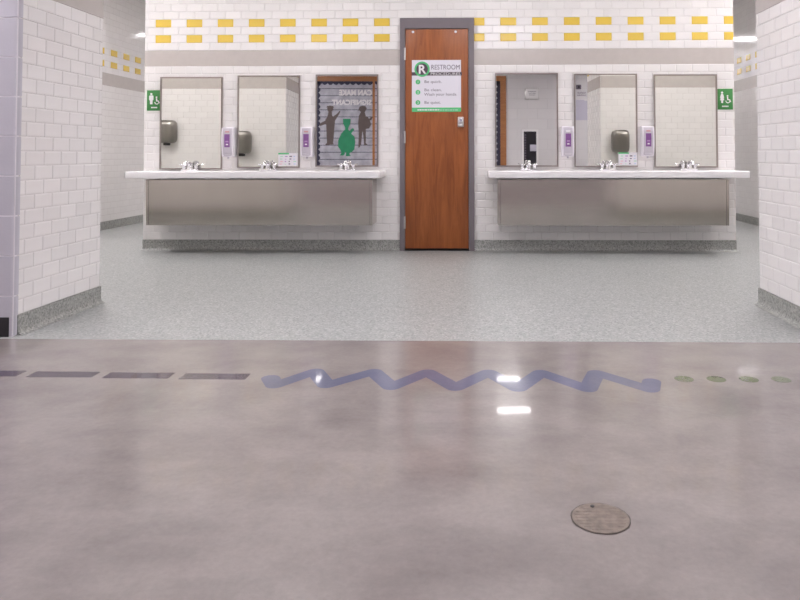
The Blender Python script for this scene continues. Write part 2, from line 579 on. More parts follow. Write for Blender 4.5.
def joined_tiles(name, lst, parent, mat='tile'):
    """many tiles in one mesh: lst holds (x, y, z, width, rotz)"""
    vs_, fs_ = [], []
    for x, y, z, w, rz in lst:
        m_ = get_tile(w, mat)
        base = len(vs_)
        c, s = math.cos(rz), math.sin(rz)
        for v in m_.vertices:
            vs_.append((x + c * v.co.x - s * v.co.y, y + s * v.co.x + c * v.co.y, z + v.co.z))
        for p in m_.polygons:
            fs_.append([base + q for q in p.vertices])
    me = bpy.data.meshes.new(name)
    me.from_pydata(vs_, [], fs_)
    me.materials.append(M[mat])
    o = link(name, me, parent)
    o['kind'] = 'stuff'
    return o
joined_tiles('tile_field', [((a + b) / 2, 0.004, z, b - a, 0.0) for a, b, z, k, _ in rest], wb)
ZB0, ZB1 = BASE + 22 * CRS, BASE + 24 * CRS
for s0, s1 in ((BX0, DX0), (DX1, BX1)):
    bobj('band', (s0, s1, -0.0015, 0.004, ZB0 + 0.001, ZB1 - 0.001), 'band', wb)

def cove_base(name, x0, x1, y, label, mat='epoxy_base'):
    bm = bmesh.new()
    prism_x(bm, [(y + 0.004, 0.0), (y + 0.004, BASE), (y - 0.006, BASE), (y - 0.006, 0.030), (y - 0.011, 0.014), (y - 0.020, 0.005), (y - 0.036, 0.001), (y - 0.036, 0.0)], x0, x1)
    o = obj(name, bm, mat, smooth=True)
    return struct(o, label, 'baseboard')
cove_base('baseboard_back_left', BX0, DX0, 0.0, 'speckled dark grey cove base under the left sink counter')
cove_base('baseboard_back_right', DX1, BX1, 0.0, 'speckled dark grey cove base under the right sink counter')

# ------------------------------------------------------------------ portal walls
def portal(side):
    left = side == 'left'
    xf = XL if left else XR                    # face looking into the portal
    sgn = 1 if left else -1                    # outward normal along x
    xo = -7.5 if left else 8.5
    bm = bmesh.new()
    a, b = (xo, xf - 0.004 * sgn) if left else (xf - 0.004 * sgn, xo)
    box(bm, a, b, YP + 0.004, YI - 0.004, 0, HR)
    w = obj('wall_%s' % side, bm, 'grout' if False else 'block_joint')
    struct(w, 'grey block wall with a white tiled end, %s side of the opening' % side, 'wall')
    # tiled end
    rz = PI / 2 if left else -PI / 2
    y0, y1 = YP + 0.030, YI
    stuff = []
    for k in range(NC):
        z = BASE + (k + 0.5) * CRS
        if k in (22, 23) or z + CRS / 2 > HC:
            continue
        for ya, yb, i in course_cells(y0, y1, k, y0 - 0.03):
            mat = 'tile_yellow' if k in (25, 27) and i % 2 == 0 else 'tile'
            x = xf - 0.004 * sgn
            o = link('tile' if mat == 'tile' else 'yellow_tile', get_tile(yb - ya, mat), w, (x, (ya + yb) / 2, z))
            o.rotation_euler = (0, 0, rz)
    xa, xb = sorted((xf - 0.004 * sgn, xf + 0.0015 * sgn))
    bobj('band', (xa, xb, y0, y1, ZB0 + 0.001, ZB1 - 0.001), 'band', w)
    g0, g1 = sorted((xf - 0.004 * sgn, xf - 0.003 * sgn))
    bobj('grout_bed', (g0, g1, y0 - 0.004, y1, 0, HC), 'grout', w)
    # washroom side: courses in the material, band as its own strip
    xi = (FXL, xf - 0.006 * sgn) if left else (xf - 0.006 * sgn, FXR)
    bobj('tiled_face', (xi[0], xi[1], YI - 0.004, YI, 0, HR), 'tile_x', w)
    bobj('band', (xi[0], xi[1], YI - 0.001, YI + 0.0025, ZB0, ZB1), 'band', w)
    n = int((xi[1] - xi[0]) / (2 * TILE))
    for k in (25, 27):
        for i in range(n):
            x = xf - sgn * (TILE * 0.75 + i * 2 * TILE)
            o = link('yellow_tile', get_tile(TILE, 'tile_yellow'), w, (x, YI - 0.002, BASE + (k + 0.5) * CRS))
            o.rotation_euler = (0, 0, PI)
    # painted blocks of the corridor face, bullnose at the corner
    BW, BH = 0.4064, 0.2032
    courses = int(HC / BH) + 1
    for k in range(courses):
        z0, z1 = k * BH + 0.004, min((k + 1) * BH - 0.004, HC)
        if z1 - z0 < 0.03:
            continue
        d = 0.0
        i = 0
        while d < 3.2:
            wdt = BW / 2 if (i == 0 and k % 2 == 1) else BW
            d1 = d + wdt
            if left:
                p0, p1 = xf - d1 + 0.004, xf - d - (0.004 if i else -0.002)
            else:
                p0, p1 = xf + d + (0.004 if i else -0.002), xf + d1 - 0.004
            bm = bmesh.new()
            v = box(bm, p0, p1, YP, YP + 0.034, z0, z1)
            if i == 0:
                xe = p1 if left else p0
                ed = [e for e in bm.edges if all(abs(q.co.x - xe) < 1e-5 and abs(q.co.y - YP) < 1e-5 for q in e.verts)]
                bmesh.ops.bevel(bm, geom=ed, offset=0.024, segments=5, affect='EDGES', profile=0.5)
            obj('block', bm, 'block', w, smooth=True)
            d = d1
            i += 1
    # bases
    a, b = (xo, xf - 0.02) if left else (xf + 0.02, xo)
    o = bobj('baseboard_corridor_%s' % side, (a, b, YP - 0.006, YP, 0, 0.098), 'rubber', bevel=0.002)
    struct(o, 'black rubber baseboard on the %s block wall' % side, 'baseboard')
    x0, x1 = sorted((xf - 0.004 * sgn, xf + 0.006 * sgn))
    bm = bmesh.new()
    s = sgn
    prof = [(xf - 0.003 * s, 0), (xf - 0.003 * s, BASE), (xf + 0.006 * s, BASE), (xf + 0.006 * s, 0.03), (xf + 0.011 * s, 0.013), (xf + 0.02 * s, 0.005), (xf + 0.034 * s, 0.001), (xf + 0.034 * s, 0)]
    prism_y(bm, prof, YP + 0.028, YI + 0.006)
    a, b = (FXL, xf + 0.006) if left else (xf - 0.006, FXR)
    box(bm, a, b, YI, YI + 0.008, 0, BASE)
    o = obj('baseboard_portal_%s' % side, bm, 'epoxy_base', smooth=True)
    struct(o, 'speckled grey cove base along the %s tiled end wall' % side, 'baseboard')
    return w
portal('left')
portal('right')

# header over the opening, and the other walls and ceilings
struct(bobj('trim_header', (XL - 0.01, XR + 0.01, YP + 0.012, YI - 0.004, HC, HR), 'block'), 'painted header above the opening', 'trim')
def side_wall(name, x, sgn, label):
    x0, x1 = sorted((x, x - 0.12 * sgn))
    w = bobj(name, (x0, x1, YI - 0.02, YEND, 0, HR + 0.05), 'tile_y')
    struct(w, label, 'wall')
    b0, b1 = sorted((x, x + 0.003 * sgn))
    bobj('band', (b0, b1, YI, YEND, ZB0, ZB1), 'band', w)
    rz = PI / 2 if sgn > 0 else -PI / 2
    for k in (25, 27):
        for i in range(14):
            y = 0.72 + i * 2 * TILE
            o = link('yellow_tile', get_tile(TILE, 'tile_yellow'), w, (x - 0.001 * sgn, y, BASE + (k + 0.5) * CRS))
            o.rotation_euler = (0, 0, rz)
    b0, b1 = sorted((x, x + 0.008 * sgn))
    o = bobj(name.replace('wall', 'baseboard'), (b0, b1, YI + 0.01, YEND, 0, BASE), 'epoxy_base')
    struct(o, 'speckled grey base of the ' + label, 'baseboard')
side_wall('wall_far_left', FXL, 1, 'tiled passage wall seen past the left sink counter')
side_wall('wall_far_right', FXR, -1, 'tiled passage wall seen past the right sink counter')
struct(bobj('wall_end', (FXL, FXR, YEND, YEND + 0.1, 0, HR + 0.05), 'tile_x'), 'tiled end wall behind the sink island', 'wall')
wc = bobj('wall_corridor', (-7.5, 8.5, YC - 0.12, YC, 0, HC + 0.05), 'hall_block')
struct(wc, 'grey painted block wall across the corridor, seen in the mirrors', 'wall')
struct(bobj('wall_corridor_left_end', (-7.6, -7.5, YC, YP, 0, HC + 0.05), 'block'), 'far left end wall of the corridor', 'wall')
struct(bobj('wall_corridor_right_end', (8.5, 8.6, YC, YP, 0, HC + 0.05), 'block'), 'far right end wall of the corridor', 'wall')
struct(bobj('ceiling_corridor', (-7.5, 8.5, YC - 0.1, YP + 0.012, HC, HC + 0.05), 'ceiling'), 'white corridor ceiling', 'ceiling')
struct(bobj('ceiling_washroom', (FXL, FXR, YI - 0.004, YEND, HR, HR + 0.05), 'ceiling'), 'white washroom ceiling', 'ceiling')

# ------------------------------------------------------------------ ceiling lights
def fixture(x, y, z, mat, label, group, lx=1.22, ly=0.30):
    t = thing('ceiling_light', (x, y, z), label, 'ceiling light', group)
    bm = bmesh.new()
    f = 0.02
    box(bm, -lx / 2, lx / 2, -ly / 2, -ly / 2 + f, -0.02, 0)
    box(bm, -lx / 2, lx / 2, ly / 2 - f, ly / 2, -0.02, 0)
    box(bm, -lx / 2, -lx / 2 + f, -ly / 2 + f, ly / 2 - f, -0.02, 0)
    box(bm, lx / 2 - f, lx / 2, -ly / 2 + f, ly / 2 - f, -0.02, 0)
    obj('frame', bm, 'fixture', t)
    bobj('diffuser', (-lx / 2 + f, lx / 2 - f, -ly / 2 + f, ly / 2 - f, -0.012, -0.004), mat, t)
    return t
for x, cn in ((-5.76, 'far left'), (-2.25, 'left of the opening'), (0.99, 'in front of the door'), (4.39, 'right of the opening')):
    for y, rn in ((-3.36, 'row nearest the opening'), (-4.72, 'row over the camera side')):
        fixture(x, y, HC, 'lamp_hall', 'linear corridor ceiling light %s, %s' % (cn, rn), 'corridor ceiling lights')
for x, cn in ((-2.85, 'left'), (0.22, 'middle'), (4.0, 'right')):  # added row, outside the mirror views, to brighten the bulletin board wall
    fixture(x, -6.05, HC, 'lamp_hall', 'added linear fill light in the row nearest the bulletin board, ' + cn, 'corridor ceiling lights')
for x, cn in ((-2.75, 'leftmost mirror'), (-0.95, 'mirror left of the door'), (0.9, 'mirror right of the door'), (2.75, 'rightmost mirror')):
    fixture(x, -1.2, HR, 'lamp_rest', 'linear ceiling light in front of the ' + cn, 'lights above the sinks')
for x, cn in ((-3.60, 'left'), (3.93, 'right')):  # unseen fill lights added to brighten the side passage walls
    fixture(x, -0.02, HR, 'lamp_passage_fill', 'added wide fill light over the %s passage beside the sink island' % cn, 'passage lights', 0.58, 1.22)
fixture(-3.2, 5.35, HR, 'lamp_end', 'linear ceiling light behind the sink island, left end', 'passage lights', 1.4)
fixture(-1.0, 5.35, HR, 'lamp_end', 'linear ceiling light behind the sink island, middle', 'passage lights', 1.4)
fixture(2.6, 6.1, HR, 'lamp_end', 'linear ceiling light behind the sink island, right end', 'passage lights', 1.4)

# ------------------------------------------------------------------ door
dr = bpy.data.objects.new('door_1', None)
COL.objects.link(dr)
dr.location = (0.265, 0, 0)
struct(dr, 'narrow stained wood door in a grey steel frame between the sink counters', 'door')
ox = 0.265
bm = bmesh.new()
fy0, fy1 = -0.022, 0.155
box(bm, DX0 - ox, -0.041 - ox, fy0, fy1, 0, 2.130)
box(bm, 0.571 - ox, DX1 - ox, fy0, fy1, 0, 2.130)
box(bm, DX0 - ox, DX1 - ox, fy0, fy1, 2.130, DZ)
obj('door_frame', bm, 'door_frame', dr)
slab = bobj('door_slab', (-0.038 - ox, 0.568 - ox, -0.012, 0.033, 0.022, 2.126), 'door_wood', dr, bevel=0.002)
bobj('threshold', (-0.041 - ox, 0.571 - ox, -0.02, 0.15, 0.0, 0.008), 'dark', dr)
for z in (1.885, 1.085, 0.27):
    bm = bmesh.new()
    tube(bm, [(-0.040 - ox, -0.027, z - 0.058), (-0.040 - ox, -0.027, z + 0.058)], 0.0085, 10)
    box(bm, -0.050 - ox, -0.034 - ox, -0.0235, -0.0125, z - 0.055, z + 0.055)
    obj('hinge', bm, 'satin', dr, smooth=True)
bm = bmesh.new()
box(bm, 0.466 - ox, 0.524 - ox, -0.030, -0.0122, 1.180, 1.278, 0.006)
h = obj('lock', bm, 'satin', dr, smooth=True)
bm = bmesh.new()
box(bm, 0.470 - ox, 0.520 - ox, -0.052, -0.0301, 1.186, 1.206, 0.006)
obj('thumb_turn', bm, 'satin', h, smooth=True)
bm = bmesh.new()
tube(bm, [(0.495 - ox, -0.030, 1.245), (0.495 - ox, -0.044, 1.245)], 0.015, 14)
obj('cylinder', bm, 'chrome', h, smooth=True)
for x in (0.036, 0.447):
    bm = bmesh.new()
    tube(bm, [(x - ox, -0.012, 2.098), (x - ox, -0.018, 2.098)], 0.012, 14)
    obj('screw_cap', bm, 'white_plastic', dr, smooth=True)

# poster on the door
px0, px1, pz0, pz1 = 0.026, 0.498, 1.327, 1.826
po = thing('restroom_poster', ((px0 + px1) / 2, -0.0128, pz0), 'white and green restroom procedures poster taped to the wood door', 'poster')
W2 = (px1 - px0) / 2
H2 = pz1 - pz0
bobj('sheet', (-W2, W2, -0.0015, 0.0, 0, H2), 'paper', po)
Y1, Y2, Y3 = -0.0022, -0.0028, -0.0036
bobj('footer_strip', (-W2, W2, Y1, -0.0015, 0, 0.041), 'poster_green', po)
bobj('title_bar', (-W2, W2 + 0.008, Y1, -0.0015, H2 - 0.150, H2 - 0.117), 'poster_dark', po)
def pdisc(name, x, z, r, mat, y0, y1, parent=po, n=32):
    bm = bmesh.new()
    prism_y(bm, disc_pts(x, z, r, n), y0, y1)
    return obj(name, bm, mat, parent)
lx, lz = -W2 + 0.098, H2 - 0.088
pdisc('emblem_ring', lx, lz, 0.074, 'poster_green', Y2, Y1)
pdisc('emblem_disc', lx, lz, 0.056, 'poster_dark', -0.0032, Y2)
text('emblem_letter', 'R', 0.118, 'white_print', po, (lx - 0.038, -0.0036, lz - 0.041), FRONT, 0.072, bold=0.003)
text('title', 'RESTROOM', 0.066, 'ink', po, (-W2 + 0.183, Y1, H2 - 0.092), FRONT, 0.272)
text('title', 'PROCEDURES', 0.036, 'white_print', po, (-W2 + 0.178, -0.0030, H2 - 0.146), FRONT, 0.285)
for i, (zc, n) in enumerate(((H2 - 0.211, '1'), (H2 - 0.310, '2'), (H2 - 0.409, '3'))):
    pdisc('bullet', -W2 + 0.058, zc, 0.023, 'poster_green', Y1, -0.0015, n=20)
    text('bullet_number', n, 0.034, 'white_print', po, (-W2 + 0.050, -0.0030, zc - 0.012), FRONT)
text('line', 'Be quick.', 0.037, 'ink', po, (-W2 + 0.118, Y1, H2 - 0.221), FRONT, 0.165)
text('line', 'Be clean.', 0.037, 'ink', po, (-W2 + 0.118, Y1, H2 - 0.300), FRONT, 0.165)
text('line', 'Wash your hands.', 0.037, 'ink', po, (-W2 + 0.118, Y1, H2 - 0.343), FRONT, 0.315)
text('line', 'Be quiet.', 0.037, 'ink', po, (-W2 + 0.118, Y1, H2 - 0.421), FRONT, 0.155)
x = -W2 + 0.055
k = 0
while x < W2 - 0.05:
    w = (0.012, 0.022, 0.016, 0.028)[k % 4]
    bobj('footer_print', (x, x + w, -0.0030, Y1, 0.013, 0.026 if k < 9 else 0.022), 'white_print' if k < 9 else 'poster_pale', po)
    x += w + 0.005
    k += 1

# ------------------------------------------------------------------ counters, aprons, basins, faucets
def counter(x0, x1, label, basins):
    t = thing('sink_counter', ((x0 + x1) / 2, 0, 0.704), label, 'counter')
    cxm = (x0 + x1) / 2
    bm = bmesh.new()
    v = box(bm, x0 - cxm, x1 - cxm, -0.405, -0.0025, 0.0, 0.062)
    bm.edges.ensure_lookup_table()
    vert = [e for e in bm.edges if abs(e.verts[0].co.z - e.verts[1].co.z) > 0.03 and e.verts[0].co.y < -0.3]
    bmesh.ops.bevel(bm, geom=vert, offset=0.022, segments=4, affect='EDGES', profile=0.5)
    long = [e for e in bm.edges if e.calc_face_angle(0) > 1.2 and abs(e.verts[0].co.z - e.verts[1].co.z) < 1e-4 and min(e.verts[0].co.y, e.verts[1].co.y) < -0.37]
    bmesh.ops.bevel(bm, geom=long, offset=0.006, segments=3, affect='EDGES', profile=0.5)
    top = obj('countertop', bm, 'solid', t, smooth=True)
    cb = bmesh.new()
    for bx in basins:
        lathe(cb, [(1.0, -0.2), (1.0, 0.2)], (bx - cxm, -0.175, 0.03), 32, 0.205, 0.095)
    bmesh.ops.recalc_face_normals(cb, faces=cb.faces[:])
    me = bpy.data.meshes.new('cut')
    cb.to_mesh(me); cb.free()
    cut = bpy.data.objects.new('cut', me)
    COL.objects.link(cut)
    cut.location = t.location
    bpy.context.view_layer.update()
    md = top.modifiers.new('cut', 'BOOLEAN')
    md.operation = 'DIFFERENCE'; md.solver = 'EXACT'; md.object = cut
    bpy.context.view_layer.update()
    ev = top.evaluated_get(bpy.context.evaluated_depsgraph_get())
    nm = bpy.data.meshes.new_from_object(ev)
    top.modifiers.clear()
    top.data = nm
    bpy.data.objects.remove(cut)
    for bx in basins:
        bm = bmesh.new()
        prof = [(1.0, 0.056), (0.985, 0.020), (0.94, 0.0), (0.84, -0.006), (0.55, -0.010), (0.12, -0.011)]
        seg = 32
        rings = [[bm.verts.new((bx - cxm + r * 0.2048 * math.cos(2 * PI * k / seg), -0.175 + r * 0.0948 * math.sin(2 * PI * k / seg), z)) for k in range(seg)] for r, z in prof]
        for i in range(len(rings) - 1):
            for k in range(seg):
                bm.faces.new((rings[i][k], rings[i][(k + 1) % seg], rings[i + 1][(k + 1) % seg], rings[i + 1][k]))
        bm.faces.new(rings[-1])
        bs = obj('basin', bm, 'solid', t, smooth=True)
        bm = bmesh.new()
        lathe(bm, [(0.022, -0.0105), (0.022, -0.007), (0.014, -0.007)], (bx - cxm, -0.175, 0), 16)
        obj('drain', bm, 'chrome', bs, smooth=True)
    return t
MX = (-2.110, -1.356, -0.599, 1.1235, 1.876, 2.6325)
counter(-2.560, -0.229, 'long white counter with three sinks, left of the wood door', MX[:3])
counter(0.748, 3.084, 'long white counter with three sinks, right of the wood door', MX[3:])

def apron(x0, x1, label):
    cxm = (x0 + x1) / 2
    t = thing('counter_apron', (cxm, 0, 0.27), label, 'panel')
    h = x1 - cxm
    bm2 = bmesh.new()
    th = 0.003
    prism_x(bm2, [(-0.300, 0.419), (-0.284, 0.0), (-0.281, 0.0), (-0.297, 0.419)], -h, h)
    prism_x(bm2, [(-0.281, 0.0), (-0.230, 0.0), (-0.230, 0.003), (-0.281, 0.003)], -h, h)
    obj('front_sheet', bm2, 'steel', t)
    for s in (-1, 1):
        bm = bmesh.new()
        a, b = sorted((s * (h - 0.001), s * (h - 0.004)))
        prism_x(bm, [(-0.2965, 0.419), (-0.2805, 0.003), (-0.0075, 0.003), (-0.0075, 0.419)], a, b)
        obj('end_sheet', bm, 'steel', t)
        bm = bmesh.new()
        a, b = sorted((s * (h - 0.022), s * (h - 0.024)))
        prism_x(bm, [(-0.3006, 0.416), (-0.2846, 0.002), (-0.2840, 0.002), (-0.3000, 0.416)], a, b)
        obj('seam', bm, 'dark', t)
    return t
apron(-2.410, -0.312, 'brushed stainless apron panel under the left white counter')
apron(0.838, 2.930, 'brushed stainless apron panel under the right white counter')

def faucet(x, label):
    t = thing('faucet', (x, -0.062, 0.766), label, 'faucet', 'chrome sink faucets')
    bm = bmesh.new()
    box(bm, -0.066, 0.066, -0.024, 0.024, 0.0, 0.014, 0.006)
    obj('base_plate', bm, 'chrome', t, smooth=True)
    bm = bmesh.new()
    lathe(bm, [(0.024, 0.012), (0.022, 0.030), (0.019, 0.050), (0.019, 0.062)], (0, 0, 0), 20)
    obj('body', bm, 'chrome', t, smooth=True)
    bm = bmesh.new()
    tube(bm, [(0, 0.0, 0.045), (0, -0.03, 0.062), (0, -0.062, 0.066), (0, -0.088, 0.060), (0, -0.096, 0.046)], [0.017, 0.015, 0.0125, 0.012, 0.012], 14)
    obj('spout', bm, 'chrome', t, smooth=True)
    for s in (-1, 1):
        bm = bmesh.new()
        lathe(bm, [(0.015, 0.013), (0.014, 0.032), (0.016, 0.040), (0.013, 0.048)], (s * 0.048, 0, 0), 16)
        tube(bm, [(s * 0.048, 0, 0.042), (s * 0.060, -0.020, 0.046), (s * 0.068, -0.036, 0.050)], [0.007, 0.006, 0.005], 10)
        obj('handle', bm, 'chrome', t, smooth=True)
    t.scale = (1.2, 1.2, 1.25)
    return t
flab = ['chrome faucet in front of the leftmost mirror', 'chrome faucet at the middle sink of the left counter', 'chrome faucet in front of the mirror showing a green cutout',
        'chrome faucet at the sink just right of the door', 'chrome faucet at the middle sink of the right counter', 'chrome faucet in front of the rightmost mirror']
for x, l in zip(MX, flab):
    faucet(x + 0.012, l)

# ------------------------------------------------------------------ mirrors
MD = 0.024
def mirror(x, z0, z1, label):
    t = thing('wall_mirror', (x, -0.0155, z0), label, 'mirror', 'framed mirrors over the sinks', MD)
    w, h = 0.3015, z1 - z0
    f = 0.013
    bm = bmesh.new()
    for a in ((-w, -w + f, 0, h), (w - f, w, 0, h), (-w + f, w - f, 0, f), (-w + f, w - f, h - f, h)):
        box(bm, a[0], a[1], -0.009, 0.006, a[2], a[3])
    obj('frame', bm, 'mirror_frame', t)
    bobj('mirror_glass', (-w + f, w - f, -0.002, 0.005, f, h - f), 'mirror', t)
    return t
mlab = ['framed mirror at the far left beside the green sign', 'framed mirror with a small card, over the middle left sink', 'framed mirror reflecting cutout figures on planks, left of the door',
        'framed mirror reflecting a dark wall cabinet, right of the door', 'framed mirror with a small card, over the middle right sink', 'framed mirror at the far right beside the green sign']
MZ = ((0.778, 1.672), (0.792, 1.683), (0.802, 1.690), (0.800, 1.697), (0.796, 1.686), (0.790, 1.677))
for x, z, l in zip(MX, MZ, mlab):
    mirror(x, z[0], z[1], l)

def card(x0, x1, z0, z1, y, label):
    cxm = (x0 + x1) / 2
    t = thing('hand_washing_card', (cxm, y, z0), label, 'card', 'cards on the mirrors', MD)
    w, h = (x1 - x0) / 2, z1 - z0
    bobj('sheet', (-w, w, -0.0012, 0, 0, h), 'card_white', t)
    bobj('header', (-w, w * 0.1, -0.0018, -0.0012, h - 0.014, h), 'poster_green', t)
    rnd = random.Random(3)
    for i in range(16):
        a = -w + 0.012 + (i % 4) * 0.042 + rnd.uniform(0, 0.012)
        b = 0.012 + (i // 4) * 0.024
        bobj('print', (a, a + rnd.uniform(0.012, 0.026), -0.0017, -0.0012, b, b + rnd.uniform(0.006, 0.012)), ('card_a', 'card_b', 'ink', 'purple_pale')[(i * 7) % 4] if rnd.random() < .8 else 'poster_pale', t)
card(-1.258, -1.073, 0.812, 0.935, -0.025, 'small white printed card in the lower corner of the left mirror')
card(1.992, 2.172, 0.812, 0.935, -0.025, 'small white printed card in the lower corner of the right mirror')

# ------------------------------------------------------------------ soap dispensers
def dispenser(x, label, lower):
    t = thing('soap_dispenser', (x, 0, 0.872), label, 'soap dispenser', 'soap dispensers between the mirrors')
    def prof(s):      # side profile (y, z)
        return [(-0.002, 0.03), (-0.002, 0.305), (-0.060, 0.312), (-0.088, 0.300), (-0.100, 0.260), (-0.104, 0.200), (-0.100, 0.130), (-0.090, 0.070), (-0.078, 0.035), (-0.066, 0.025)]
    bm = bmesh.new()
    prism_x(bm, prof(0), -0.056, 0.056)
    ed = [e for e in bm.edges if e.calc_face_angle(0) > 1.3 and max(e.verts[0].co.y, e.verts[1].co.y) < -0.02]
    bmesh.ops.bevel(bm, geom=ed, offset=0.010, segments=3, affect='EDGES', profile=0.5)
    obj('body', bm, 'white_plastic', t, smooth=True)
    def strip(name, z0, z1, w, mat, out):
        pts = [(-0.088, 0.300), (-0.100, 0.260), (-0.104, 0.200), (-0.100, 0.130), (-0.090, 0.070), (-0.078, 0.035)]
        def yy(z):
            for (ya, za), (yb, zb) in zip(pts, pts[1:]):
                if zb <= z <= za:
                    return ya + (yb - ya) * (za - z) / (za - zb)
            return -0.08
        zs = [z0 + (z1 - z0) * i / 8 for i in range(9)]
        poly = [(yy(z) - out, z) for z in zs] + [(yy(z) + 0.002, z) for z in reversed(zs)]
        b = bmesh.new()
        prism_x(b, poly, -w, w)
        return obj(name, b, mat, t)
    strip('front_cover', 0.040, 0.298, 0.042, 'clear_plastic', 0.0025)
    lb = strip('label', 0.118, 0.242, 0.026, 'purple', 0.0042)
    strip('logo', 0.258, 0.272, 0.020, 'red_print' if lower != 3 else 'white_print', 0.0042)
    strip('drop_symbol', 0.138, 0.150, 0.010, 'white_print', 0.0052)
    strip('hand_symbol', 0.165, 0.178, 0.014, 'purple_pale', 0.0052)
    bm = bmesh.new()
    lathe(bm, [(0.009, 0.008), (0.009, 0.035)], (0, -0.062, 0), 12)
    obj('spout', bm, 'clear_plastic', t, smooth=True)
    bobj('push_bar', (-0.034, 0.034, -0.098, -0.078, 0.036, 0.058), 'clear_plastic', t, bevel=0.006)
for x, l, i in ((-1.728, 'white and purple soap dispenser right of the leftmost mirror', 1), (-0.972, 'white and purple soap dispenser left of the mirror showing cutout figures', 2),
                (1.508, 'white and purple soap dispenser right of the mirror showing the cabinet', 3), (2.258, 'white and purple soap dispenser left of the rightmost mirror', 4)):
    dispenser(x, l, i)

# ------------------------------------------------------------------ green restroom signs
def sign(x0, x1, z0, z1, label, right):
    cxm = (x0 + x1) / 2
    t = thing('restroom_sign', (cxm, -0.0025, z0), label, 'sign', 'green restroom signs')
    w, h = (x1 - x0) / 2, z1 - z0
    bobj('plate', (-w, w, -0.005, 0.0, 0, h), 'sign_green', t, bevel=0.001)
    ya, yb = -0.0066, -0.005
    def poly(name, polys):
        bm = bmesh.new()
        for p in polys:
            prism_y(bm, p, ya, yb)
        obj(name, bm, 'white_print', t)
    px = -0.030
    if right:
        body = [(px - 0.010, 0.148), (px + 0.010, 0.148), (px + 0.020, 0.112), (px + 0.013, 0.110), (px + 0.020, 0.088), (px + 0.009, 0.088), (px + 0.009, 0.062), (px - 0.009, 0.062), (px - 0.009, 0.088), (px - 0.020, 0.088), (px - 0.013, 0.110), (px - 0.020, 0.112)]
    else:
        body = [(px - 0.016, 0.148), (px + 0.016, 0.148), (px + 0.021, 0.140), (px + 0.021, 0.104), (px + 0.013, 0.100), (px + 0.012, 0.062), (px - 0.012, 0.062), (px - 0.013, 0.100), (px - 0.021, 0.104), (px - 0.021, 0.140)]
    poly('person_pictogram', [body, disc_pts(px, 0.161, 0.0105, 16)])
    wx, wz = 0.024, 0.082
    ring = disc_pts(wx, wz, 0.022, 18, a0=-PI * 1.05, a1=PI * 0.15)
    inner = list(reversed(disc_pts(wx, wz, 0.015, 18, a0=-PI * 1.05, a1=PI * 0.15)))
    polys = [disc_pts(wx - 0.003, 0.130, 0.008, 14), [(wx - 0.009, 0.120), (wx + 0.003, 0.120), (wx + 0.005, 0.098), (wx + 0.019, 0.098), (wx + 0.030, 0.074), (wx + 0.024, 0.070), (wx + 0.014, 0.089), (wx - 0.005, 0.089)]]
    for i in range(18):
        polys.append([ring[i], ring[i + 1], inner[17 - i], inner[18 - i]])
    poly('wheelchair_pictogram', polys)
    marks = []
    x = -0.031
    for i in range(5):
        marks.append([(x, 0.024), (x + 0.009, 0.024), (x + 0.009, 0.037), (x, 0.037)])
        x += 0.0125
    poly('caption_marks', marks)
sign(-2.550, -2.4035, 1.347, 1.545, 'green restroom sign left of the leftmost mirror', False)
sign(2.940, 3.083, 1.341, 1.540, 'green restroom sign right of the rightmost mirror', True)

# ------------------------------------------------------------------ hand dryers on the washroom side of the portal walls
def dryer(x, zc, label):
    t = thing('hand_dryer', (x, YI + 0.003, zc - 0.16), label, 'hand dryer', 'hand dryers seen in the mirrors')
    bm = bmesh.new()
    def ring(y, hw, hh, zc_):
        out = []
        for k in range(40):
            c, q = math.cos(2 * PI * k / 40), math.sin(2 * PI * k / 40)
            out.append(bm.verts.new((hw * math.copysign(abs(c) ** 0.42, c), y, zc_ + hh * math.copysign(abs(q) ** 0.42, q))))
        return out
    rings = [ring(*a) for a in ((0.0, 0.104, 0.148, 0.172), (0.02, 0.108, 0.150, 0.172), (0.10, 0.107, 0.148, 0.172), (0.125, 0.100, 0.138, 0.170), (0.139, 0.086, 0.120, 0.166), (0.145, 0.060, 0.09, 0.162), (0.146, 0.02, 0.03, 0.162))]
    for i in range(len(rings) - 1):
        for k in range(40):
            bm.faces.new((rings[i][k], rings[i][(k + 1) % 40], rings[i + 1][(k + 1) % 40], rings[i + 1][k]))
    bm.faces.new(rings[0]); bm.faces.new(rings[-1])
    obj('cover', bm, 'dryer_steel', t, smooth=True)
    bm = bmesh.new()
    lathe(bm, [(0.040, -0.005), (0.046, 0.034)], (0.0, 0.078, 0), 20)
    obj('nozzle', bm, 'dark', t, smooth=True)
    bm = bmesh.new()
    prism_y(bm, disc_pts(0.0, 0.10, 0.055, 20, 1.0, 0.45, 0, PI), 0.1385, 0.1445)
    obj('sensor_lens', bm, 'dark', t)
dryer(-3.225, 1.205, 'higher stainless hand dryer mirrored in the leftmost mirror')
dryer(-2.255, 1.065, 'lower stainless hand dryer mirrored beside the left soap dispenser')
dryer(2.605, 1.068, 'stainless hand dryer mirrored above the right printed card')

